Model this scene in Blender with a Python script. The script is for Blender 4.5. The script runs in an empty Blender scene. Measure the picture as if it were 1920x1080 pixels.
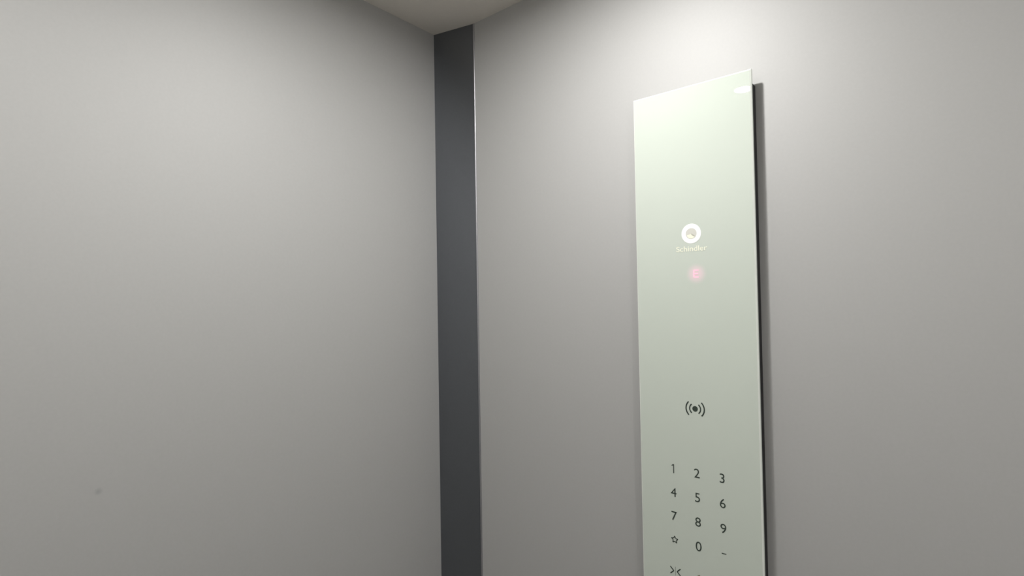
import bpy, bmesh, math
from mathutils import Matrix, Vector

C = bpy.context.scene.collection
scene = bpy.context.scene

# ------------------------------------------------------------------ camera
S = 0.9            # distance from the camera to the right wall, metres
CAM_Z = 1.50       # camera height
yaw, pitch, roll, FPX = -0.6937, 0.0205, 0.0170, 993.0
R0 = Vector((math.cos(yaw), -math.sin(yaw), 0))
F = Vector((math.sin(yaw) * math.cos(pitch), math.cos(yaw) * math.cos(pitch), math.sin(pitch)))
U0 = R0.cross(F)
cr, sr = math.cos(roll), math.sin(roll)
RX = cr * R0 - sr * U0
UY = sr * R0 + cr * U0
cam_data = bpy.data.cameras.new('camera')
cam = bpy.data.objects.new('camera', cam_data)
C.objects.link(cam)
m = Matrix.Identity(4)
for i in range(3):
    m[i][0], m[i][1], m[i][2] = RX[i], UY[i], -F[i]
m[2][3] = CAM_Z
cam.matrix_world = m
cam_data.sensor_width = 36
cam_data.lens = 36 * FPX / 1920
cam_data.clip_start = 0.01
scene.camera = cam

# ------------------------------------------------------------------ world, exposure
world = bpy.data.worlds.new('world')
scene.world = world
world.use_nodes = True
world.node_tree.nodes['Background'].inputs[0].default_value = (0, 0, 0, 1)
vs = scene.view_settings
vs.view_transform = 'Standard'
vs.look = 'None'
vs.exposure = 0.0
vs.gamma = 1
vs.use_curve_mapping = False

LAMP_COL = (1.0, 0.985, 0.965)

# cab box in metres (camera stands at x=0, y=0)
XL, XR = -1.0697 * S, 0.57 * S
YR, YB = 1.0 * S, -0.33 * S
ZC = CAM_Z + 0.7231 * S
CH_Y = 0.971 * S        # corner strip runs from (XL, CH_Y) ...
CH_X = -0.9466 * S      # ... to (CH_X, YR)
LAMPS = [(-0.44 * S, 0.56 * S, 6.1), (-0.545 * S, 0.0, 2.1), (0.50 * S, 0.0, 3.6)]   # x, y, watts; the last one is added fill

# ------------------------------------------------------------------ helpers
def mat(name, color, rough=0.5, metal=0.0, coat=0.0, coat_rough=0.03, emit=None, strength=0.0,
        spec=0.5, grain=0.0, grain_scale=400, stretch=(1, 1, 1), bump=0.0, spot=None):
    mt = bpy.data.materials.new(name)
    mt.use_nodes = True
    nt = mt.node_tree
    b = nt.nodes['Principled BSDF']
    b.inputs['Base Color'].default_value = (*color, 1)
    b.inputs['Roughness'].default_value = rough
    b.inputs['Metallic'].default_value = metal
    b.inputs['Coat Weight'].default_value = coat
    b.inputs['Coat Roughness'].default_value = coat_rough
    b.inputs['Specular IOR Level'].default_value = spec
    if emit:
        b.inputs['Emission Color'].default_value = (*emit, 1)
        b.inputs['Emission Strength'].default_value = strength
    if grain or bump:
        tc = nt.nodes.new('ShaderNodeTexCoord')
        mp = nt.nodes.new('ShaderNodeMapping')
        mp.inputs['Scale'].default_value = stretch
        nz = nt.nodes.new('ShaderNodeTexNoise')
        nz.inputs['Scale'].default_value = grain_scale
        nz.inputs['Detail'].default_value = 3
        nt.links.new(tc.outputs['Object'], mp.inputs[0])
        nt.links.new(mp.outputs[0], nz.inputs['Vector'])
        col_out = None
        if grain:
            mx = nt.nodes.new('ShaderNodeMix')
            mx.data_type = 'RGBA'
            mx.inputs[6].default_value = (*[c * (1 - grain) for c in color], 1)
            mx.inputs[7].default_value = (*[c * (1 + grain) for c in color], 1)
            nt.links.new(nz.outputs['Fac'], mx.inputs[0])
            col_out = mx.outputs[2]
        if spot and col_out:
            # small greasy smudge: (position, radius, colour)
            vm = nt.nodes.new('ShaderNodeVectorMath'); vm.operation = 'DISTANCE'
            vm.inputs[1].default_value = spot[0]
            nt.links.new(tc.outputs['Object'], vm.inputs[0])
            mr = nt.nodes.new('ShaderNodeMapRange')
            mr.interpolation_type = 'SMOOTHSTEP'
            mr.inputs['From Min'].default_value = 0
            mr.inputs['From Max'].default_value = spot[1]
            mr.inputs['To Min'].default_value = 0.3
            mr.inputs['To Max'].default_value = 0
            nt.links.new(vm.outputs['Value'], mr.inputs['Value'])
            m2 = nt.nodes.new('ShaderNodeMix'); m2.data_type = 'RGBA'
            m2.inputs[7].default_value = (*spot[2], 1)
            nt.links.new(mr.outputs[0], m2.inputs[0])
            nt.links.new(col_out, m2.inputs[6])
            col_out = m2.outputs[2]
        if col_out:
            nt.links.new(col_out, b.inputs['Base Color'])
        if bump:
            bp = nt.nodes.new('ShaderNodeBump')
            bp.inputs['Strength'].default_value = bump
            bp.inputs['Distance'].default_value = 0.0005
            nt.links.new(nz.outputs['Fac'], bp.inputs['Height'])
            nt.links.new(bp.outputs[0], b.inputs['Normal'])
    return mt

def obj(name, bm, material, parent=None, smooth=False):
    me = bpy.data.meshes.new(name)
    bmesh.ops.recalc_face_normals(bm, faces=bm.faces)
    bm.to_mesh(me); bm.free()
    if smooth:
        for p in me.polygons: p.use_smooth = True
    me.materials.append(material)
    o = bpy.data.objects.new(name, me)
    C.objects.link(o)
    if parent: o.parent = parent
    return o

def struct(name, bm, material, parent=None):
    o = obj(name, bm, material, parent)
    o['kind'] = 'structure'
    return o

def box(bm, x0, x1, y0, y1, z0, z1):
    v = [bm.verts.new((x, y, z)) for z in (z0, z1) for y in (y0, y1) for x in (x0, x1)]
    for f in ((0, 1, 3, 2), (4, 6, 7, 5), (0, 4, 5, 1), (2, 3, 7, 6), (0, 2, 6, 4), (1, 5, 7, 3)):
        bm.faces.new([v[i] for i in f])
    return bm

def B(*a):
    return box(bmesh.new(), *a)

def prism(bm, pts, z0, z1):
    """vertical prism over an xy outline"""
    lo = [bm.verts.new((x, y, z0)) for x, y in pts]
    hi = [bm.verts.new((x, y, z1)) for x, y in pts]
    n = len(pts)
    bm.faces.new(lo); bm.faces.new(hi)
    for i in range(n):
        bm.faces.new((lo[i], lo[(i + 1) % n], hi[(i + 1) % n], hi[i]))
    return bm

def lathe(bm, prof, cx, cy, n=48):
    """revolve (r, z) profile about a vertical axis"""
    rings = []
    for r, z in prof:
        rings.append([bm.verts.new((cx + r * math.cos(2 * math.pi * i / n), cy + r * math.sin(2 * math.pi * i / n), z)) for i in range(n)])
    for a, b in zip(rings, rings[1:]):
        for i in range(n):
            bm.faces.new((a[i], a[(i + 1) % n], b[(i + 1) % n], b[i]))
    return rings

# ------------------------------------------------------------------ materials
M = {}
M['wall'] = mat('brushed grey wall laminate', (0.453, 0.452, 0.444), rough=0.60, metal=0.15, grain=0.03, grain_scale=220, stretch=(1, 1, 1),
                spot=((XL, 0.232 * S, CAM_Z - 0.30 * S), 0.007, (0.15, 0.15, 0.16)))
M['ceiling'] = mat('matt beige ceiling', (0.72, 0.68, 0.62), rough=0.6, grain=0.02, grain_scale=150)
M['light_wall'] = mat('light satin steel wall', (0.75, 0.745, 0.73), rough=0.4, metal=0.6)
M['floor'] = mat('dark rubber floor', (0.40, 0.39, 0.37), rough=0.6, grain=0.1, grain_scale=300)
M['strip'] = mat('dark blue grey corner metal', (0.205, 0.217, 0.238), rough=0.36, metal=1.0, grain=0.04, grain_scale=200)
M['bead'] = mat('satin steel edge bead', (0.5, 0.5, 0.53), rough=0.35, metal=1.0)
M['door'] = mat('brushed steel door', (0.65, 0.65, 0.64), rough=0.35, metal=0.8)
M['glass'] = mat('pale green back painted glass', (0.585, 0.635, 0.570), rough=0.6, coat=0.7, coat_rough=0.012, spec=0.0)
M['glass_edge'] = mat('ground glass edge', (0.86, 0.90, 0.84), rough=0.25)
M['backbox'] = mat('black steel back box', (0.02, 0.02, 0.022), rough=0.5, metal=0.3)
M['ink'] = mat('dark grey key print', (0.035, 0.05, 0.04), rough=0.5)
M['thin_ink'] = mat('faint grey key print', (0.20, 0.24, 0.20), rough=0.5)
M['white_print'] = mat('white logo print', (0.95, 0.96, 0.96), rough=0.3)
M['grey_print'] = mat('warm grey logo print', (0.66, 0.655, 0.60), rough=0.4)
M['wedge_print'] = mat('dull grey logo print', (0.52, 0.52, 0.45), rough=0.4)
M['cream_print'] = mat('cream letter print', (0.90, 0.91, 0.76), rough=0.5)
M['amber_print'] = mat('brown amber bell print', (0.16, 0.12, 0.04), rough=0.4)
M['trim_ring'] = mat('polished steel lamp ring', (0.7, 0.7, 0.7), rough=0.2, metal=1)
M['lens'] = mat('lit frosted lamp lens', (0.9, 0.9, 0.9), rough=0.4, emit=LAMP_COL, strength=12)
M['pink_led'] = mat('lit pink red led', (0.8, 0.3, 0.4), rough=0.4, emit=(1.0, 0.66, 0.74), strength=0.58)

# ------------------------------------------------------------------ the cab
T = 0.03
# left wall panel, its edge meets the dark corner strip
struct('wall_left', B(XL - T, XL, YB, CH_Y, 0, ZC), M['wall'])
# right wall panel with slightly rounded edge beside the strip
struct('wall_right', B(CH_X, XR, YR, YR + T, 0, ZC), M['wall'])
struct('wall_back', B(XL - T, XR + T, YB - T, YB, 0, ZC), M['light_wall'])
struct('floor', B(XL - T, XR + T, YB - T, YR + T, -T, 0), M['floor'])
struct('ceiling', B(XL - T, XR + T, YB - T, YR + T, ZC, ZC + T), M['ceiling'])
# entrance side, behind the camera
struct('wall_front', B(XR, XR + T, YB, -0.10 * S, 0, ZC), M['light_wall'])
fr = B(XR, XR + T, 0.80 * S, YR, 0, ZC)
box(fr, XR, XR + T, -0.10 * S, 0.80 * S, 2.02, ZC)
struct('trim_2', fr, M['light_wall'])
bm = B(XR + 0.005, XR + 0.025, -0.10 * S, 0.349 * S, 0, 2.02)
box(bm, XR + 0.005, XR + 0.025, 0.351 * S, 0.80 * S, 0, 2.02)
struct('door_1', bm, M['door'])

# dark corner strip, set across the corner between the two wall panels
bm = prism(bmesh.new(), [(XL, CH_Y), (CH_X, YR), (CH_X, YR + T), (XL - T, YR + T), (XL - T, CH_Y)], 0, ZC)
strip = struct('trim_1', bm, M['strip'])
# rounded bead where the strip meets the right wall panel
bm = bmesh.new()
pts = []
br = 0.0022
bx, by = CH_X - 0.0005, YR - 0.0002
pts = [(bx + br * math.cos(a), by + br * math.sin(a)) for a in [2 * math.pi * k / 16 for k in range(16)]]
lo = [bm.verts.new((x, y, 0.001)) for x, y in pts]
hi = [bm.verts.new((x, y, ZC - 0.001)) for x, y in pts]
for i in range(16):
    bm.faces.new((lo[i], lo[(i + 1) % 16], hi[(i + 1) % 16], hi[i]))
bead = obj('edge_bead', bm, M['bead'], strip, smooth=True)
bead['label'] = 'thin bright steel bead'

# ------------------------------------------------------------------ ceiling downlights
def downlight(x, y, watts, label):
    e = bpy.data.objects.new('ceiling_downlight', None)
    C.objects.link(e)
    e.location = (x, y, ZC)
    e['label'] = label; e['category'] = 'ceiling light'; e['group'] = 'round downlights in the cab ceiling'
    R = 0.026
    bm = bmesh.new()
    lathe(bm, [(R, 0.0), (R, -0.003), (R + 0.004, -0.0045), (R + 0.010, -0.003), (R + 0.011, 0.0), (R, 0.0)], 0, 0)
    obj('trim_ring', bm, M['trim_ring'], e, smooth=True)
    bm = bmesh.new()
    lathe(bm, [(0.0005, -0.0020), (R * 0.7, -0.0018), (R - 0.0005, -0.001), (R - 0.0005, -0.0002), (0.0005, -0.0002)], 0, 0)
    obj('lens', bm, M['lens'], e, smooth=True)
    ld = bpy.data.lights.new('downlight_lamp', 'AREA')
    ld.shape = 'DISK'; ld.size = R * 1.9
    ld.spread = math.radians(177)
    ld.energy = watts; ld.color = LAMP_COL
    lo = bpy.data.objects.new('downlight_lamp', ld)
    C.objects.link(lo)
    lo.parent = e; lo.location = (0, 0, -0.004)
    return e
downlight(*LAMPS[0], 'round downlight in the ceiling close to the control panel')
downlight(*LAMPS[1], 'round downlight in the ceiling mirrored in the panel glass')
downlight(*LAMPS[2], 'unseen downlight added as fill near the entrance doors')  # added out of view to lift the right side and general fill

# ------------------------------------------------------------------ control panel
G = 0.030                       # glass stands this far (x S) off the wall
K = (1 - G) * S
YG = K                          # y of the glass front
def pu(u): return u * K
def pz(v): return CAM_Z + v * K
UL, UR, UC, VT, VB = -0.4978, -0.2670, -0.3824, 0.4052, -0.95

panel = bpy.data.objects.new('elevator_control_panel', None)
C.objects.link(panel)
panel.location = (pu(UC), S, pz(VB))
panel['label'] = 'tall pale green glass keypad panel with red floor readout, mounted on the grey wall'
panel['category'] = 'control panel'
def loc(o):
    """keep world placement under the panel empty"""
    o.parent = panel
    o.matrix_parent_inverse = Matrix.Translation(-panel.location)
    return o

# glass plate: front face, chamfered rim (own part: it shines along the top)
gt = 0.006; ch = 0.0022
x0, x1, z0, z1 = pu(UL), pu(UR), pz(VB), pz(VT)
bm = bmesh.new()
def rect(bm, x0, x1, z0, z1, y):
    return [bm.verts.new(p) for p in ((x0, y, z0), (x1, y, z0), (x1, y, z1), (x0, y, z1))]
a = rect(bm, x0 + ch, x1 - ch, z0 + ch, z1 - ch, YG)
b = rect(bm, x0 + ch, x1 - ch, z0 + ch, z1 - ch, YG + gt)
bm.faces.new(a); bm.faces.new(b)
for i in range(4): bm.faces.new((a[i], a[(i + 1) % 4], b[(i + 1) % 4], b[i]))
glass = loc(obj('glass_front', bm, M['glass']))
bm = bmesh.new()
a = rect(bm, x0 + ch, x1 - ch, z0 + ch, z1 - ch, YG)
b = rect(bm, x0, x1, z0, z1, YG + ch * 0.8)
c = rect(bm, x0, x1, z0, z1, YG + gt)
d = rect(bm, x0 + ch, x1 - ch, z0 + ch, z1 - ch, YG + gt)
for p, q in ((a, b), (b, c), (c, d), (d, a)):
    for i in range(4): bm.faces.new((p[i], p[(i + 1) % 4], q[(i + 1) % 4], q[i]))
rim = loc(obj('glass_edge', bm, M['glass_edge']))
rim['label'] = 'bright polished glass edge'
ins = 0.0015
loc(obj('back_box', B(x0 + 0.010, x1 - ins, YG + gt, S, z0 + 0.01, z1 - 0.020), M['backbox']))['label'] = 'dark back box'

# printed marks lie on the glass as thin raised ink
def ink_text(txt, u, v, h, name, material, width=None, thick=0.0, italic=0):
    cu = bpy.data.curves.new('t', 'FONT')
    cu.body = txt
    cu.align_x = 'CENTER'; cu.align_y = 'CENTER'
    cu.offset = thick
    cu.extrude = 0.0
    o = bpy.data.objects.new('t', cu)
    C.objects.link(o)
    bpy.context.view_layer.update()
    dg = bpy.context.evaluated_depsgraph_get()
    me = bpy.data.meshes.new_from_object(o.evaluated_get(dg))
    bpy.data.objects.remove(o)
    xs = [p.co.x for p in me.vertices]; ys = [p.co.y for p in me.vertices]
    cx, cy = (min(xs) + max(xs)) / 2, (min(ys) + max(ys)) / 2
    sy = h * K / (max(ys) - min(ys))
    sx = sy if width is None else width * K / (max(xs) - min(xs))
    for p in me.vertices:
        x, y = (p.co.x - cx) * sx, (p.co.y - cy) * sy
        p.co = (pu(u) + x, YG - 0.0003, pz(v) + y)
    me.materials.clear(); me.materials.append(material)
    me.name = name
    o = bpy.data.objects.new(name, me)
    C.objects.link(o)
    return loc(o)

def ink_polys(name, polys, u, v, material, off=0.0003):
    """polys: outlines in wall units about (u, v)"""
    bm = bmesh.new()
    for poly in polys:
        f = [bm.verts.new((pu(u) + x * K, YG - off, pz(v) + z * K)) for x, z in poly]
        bm.faces.new(f)
    return loc(obj(name, bm, material))

def arc_poly(r0, r1, a0, a1, n=20):
    a0, a1 = math.radians(a0), math.radians(a1)
    o = [(r1 * math.cos(a0 + (a1 - a0) * k / n), r1 * math.sin(a0 + (a1 - a0) * k / n)) for k in range(n + 1)]
    i = [(r0 * math.cos(a0 + (a1 - a0) * k / n), r0 * math.sin(a0 + (a1 - a0) * k / n)) for k in range(n, -1, -1)]
    return [[o[k], o[k + 1], i[n - k - 1], i[n - k]] for k in range(n)]
def disc(r, n=32): return [(r * math.cos(2 * math.pi * k / n), r * math.sin(2 * math.pi * k / n)) for k in range(n)]
def stroke(p, q, w):
    dx, dy = q[0] - p[0], q[1] - p[1]; l = math.hypot(dx, dy); nx, ny = -dy / l * w / 2, dx / l * w / 2
    return [(p[0] + nx, p[1] + ny), (p[0] - nx, p[1] - ny), (q[0] - nx, q[1] - ny), (q[0] + nx, q[1] + ny)]

CP, RP, V0 = 0.0469, 0.0459, -0.3372
# the 1 is a stem with a short flag
ink_polys('key_number', [stroke((0.0010, 0.0088), (0.0010, -0.0088), 0.0018), stroke((0.0012, 0.0083), (-0.0030, 0.0056), 0.0016)], UC - CP, V0, M['ink'])['label'] = 'key number 1'
for i, ch_ in enumerate('123456789'):
    if ch_ == '1': continue
    c_, r_ = i % 3, i // 3
    o = ink_text(ch_, UC + (c_ - 1) * CP, V0 - r_ * RP, 0.0172, 'key_number', M['ink'], thick=0.0)
    o['label'] = 'key number ' + ch_
ink_text('0', UC, V0 - 3 * RP, 0.0178, 'key_number', M['ink'], thick=0.0)['label'] = 'key number 0'
# star outline
star = [((0.0070 if k % 2 == 0 else 0.0033) * math.sin(k * math.pi / 5), (0.0070 if k % 2 == 0 else 0.0033) * math.cos(k * math.pi / 5)) for k in range(10)]
ink_polys('star_key', [stroke(star[k], star[(k + 1) % 10], 0.0016) for k in range(10)], UC - CP, V0 - 3 * RP, M['ink'])
ink_polys('minus_key', [stroke((-0.0042, 0), (0.0042, 0), 0.0016)], UC + CP, V0 - 3 * RP, M['ink'])
# door close and door open marks, alarm bell between them
VR = -0.5367
def chevron(x, s, w=0.0021): return [stroke((x - s * 0.0034, 0.0068), (x + s * 0.0034, 0), w), stroke((x + s * 0.0034, 0), (x - s * 0.0034, -0.0068), w)]
ink_polys('door_close_key', chevron(-0.0068, 1) + chevron(0.0068, -1), UC - CP, VR + 0.001, M['ink'])
ink_polys('key_bar', [stroke((0, 0.0085), (0, -0.0085), 0.0008)], UC - CP, VR + 0.001, M['thin_ink'])
ink_polys('door_open_key', chevron(-0.0068, -1) + chevron(0.0068, 1) + [stroke((0, 0.0085), (0, -0.0085), 0.0008)], UC + CP, VR - 0.001, M['ink'])
bell = [(-0.0075, -0.006), (-0.0055, -0.003), (-0.0052, 0.003), (-0.0035, 0.0062), (-0.0012, 0.0076), (0, 0.009), (0.0012, 0.0076), (0.0035, 0.0062), (0.0052, 0.003), (0.0055, -0.003), (0.0075, -0.006)]
ink_polys('alarm_bell_key', [bell, [(-0.0018, -0.0068), (0.0018, -0.0068), (0.001, -0.0088), (-0.001, -0.0088)]], UC, VR - 0.0005, M['amber_print'])
# card reader mark
VI = -0.2153
polys = [disc(0.0053)]
for a in (0, 180):
    polys += arc_poly(0.0093, 0.0117, a - 52, a + 52) + arc_poly(0.0163, 0.0188, a - 46, a + 46)
ink_polys('card_reader_mark', polys, UC - 0.0005, VI, M['ink'])
# logo: white ring round a grey disc, maker's lettering below
VL = 0.1193
RO, RI = 0.0191, 0.0104
ring = ink_polys('logo_ring', arc_poly(RI, RO, 0, 360, 48), UC, VL, M['white_print'])
ink_polys('logo_centre', [disc(RI - 0.0001)], UC, VL, M['grey_print'])
ink_polys('logo_mark', arc_poly(0.0005, 0.0090, 195, 320, 10), UC, VL - 0.0005, M['cream_print'], off=0.0005)
ink_polys('logo_wedge', [[(-0.0005, 0.0005), (0.0065, -0.0045), (0.0035, -0.0055), (-0.001, -0.002)]], UC + 0.001, VL, M['wedge_print'], off=0.0007)
ink_text('Schindler', UC, 0.0905, 0.0105, 'logo_lettering', M['cream_print'], width=0.060, thick=0.012)
# floor readout: a seven segment E glowing through the glass
VE, UE = 0.0420, -0.3745
h, w = 0.0066, 0.0045
segs = [stroke((-w, h), (w, h), 0.0022), stroke((-w, 0), (w * 0.8, 0), 0.0022), stroke((-w, -h), (w, -h), 0.0022), stroke((-w, -h), (-w, h), 0.0022)]

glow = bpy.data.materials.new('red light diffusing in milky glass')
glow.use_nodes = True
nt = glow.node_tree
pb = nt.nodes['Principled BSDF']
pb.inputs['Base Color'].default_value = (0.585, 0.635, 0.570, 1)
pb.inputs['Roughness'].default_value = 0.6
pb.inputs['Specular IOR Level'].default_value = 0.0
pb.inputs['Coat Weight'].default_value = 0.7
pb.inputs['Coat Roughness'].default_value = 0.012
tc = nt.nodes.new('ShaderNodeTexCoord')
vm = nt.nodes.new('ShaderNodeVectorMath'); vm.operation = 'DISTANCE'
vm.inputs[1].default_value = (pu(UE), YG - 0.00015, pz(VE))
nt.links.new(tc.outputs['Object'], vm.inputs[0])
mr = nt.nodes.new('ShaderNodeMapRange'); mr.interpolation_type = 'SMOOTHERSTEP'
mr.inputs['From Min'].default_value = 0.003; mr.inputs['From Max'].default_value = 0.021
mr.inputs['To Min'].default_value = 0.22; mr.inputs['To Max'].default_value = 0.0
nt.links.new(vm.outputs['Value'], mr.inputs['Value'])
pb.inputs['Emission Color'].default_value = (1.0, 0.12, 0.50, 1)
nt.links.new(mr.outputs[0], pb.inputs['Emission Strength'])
ink_polys('readout_window', [disc(0.0235, 40)], UE, VE, glow, off=0.00015)['label'] = 'soft red glow of the readout'
ink_polys('floor_readout', segs, UE, VE, M['pink_led'], off=0.0004)['label'] = 'pink lit letter E'
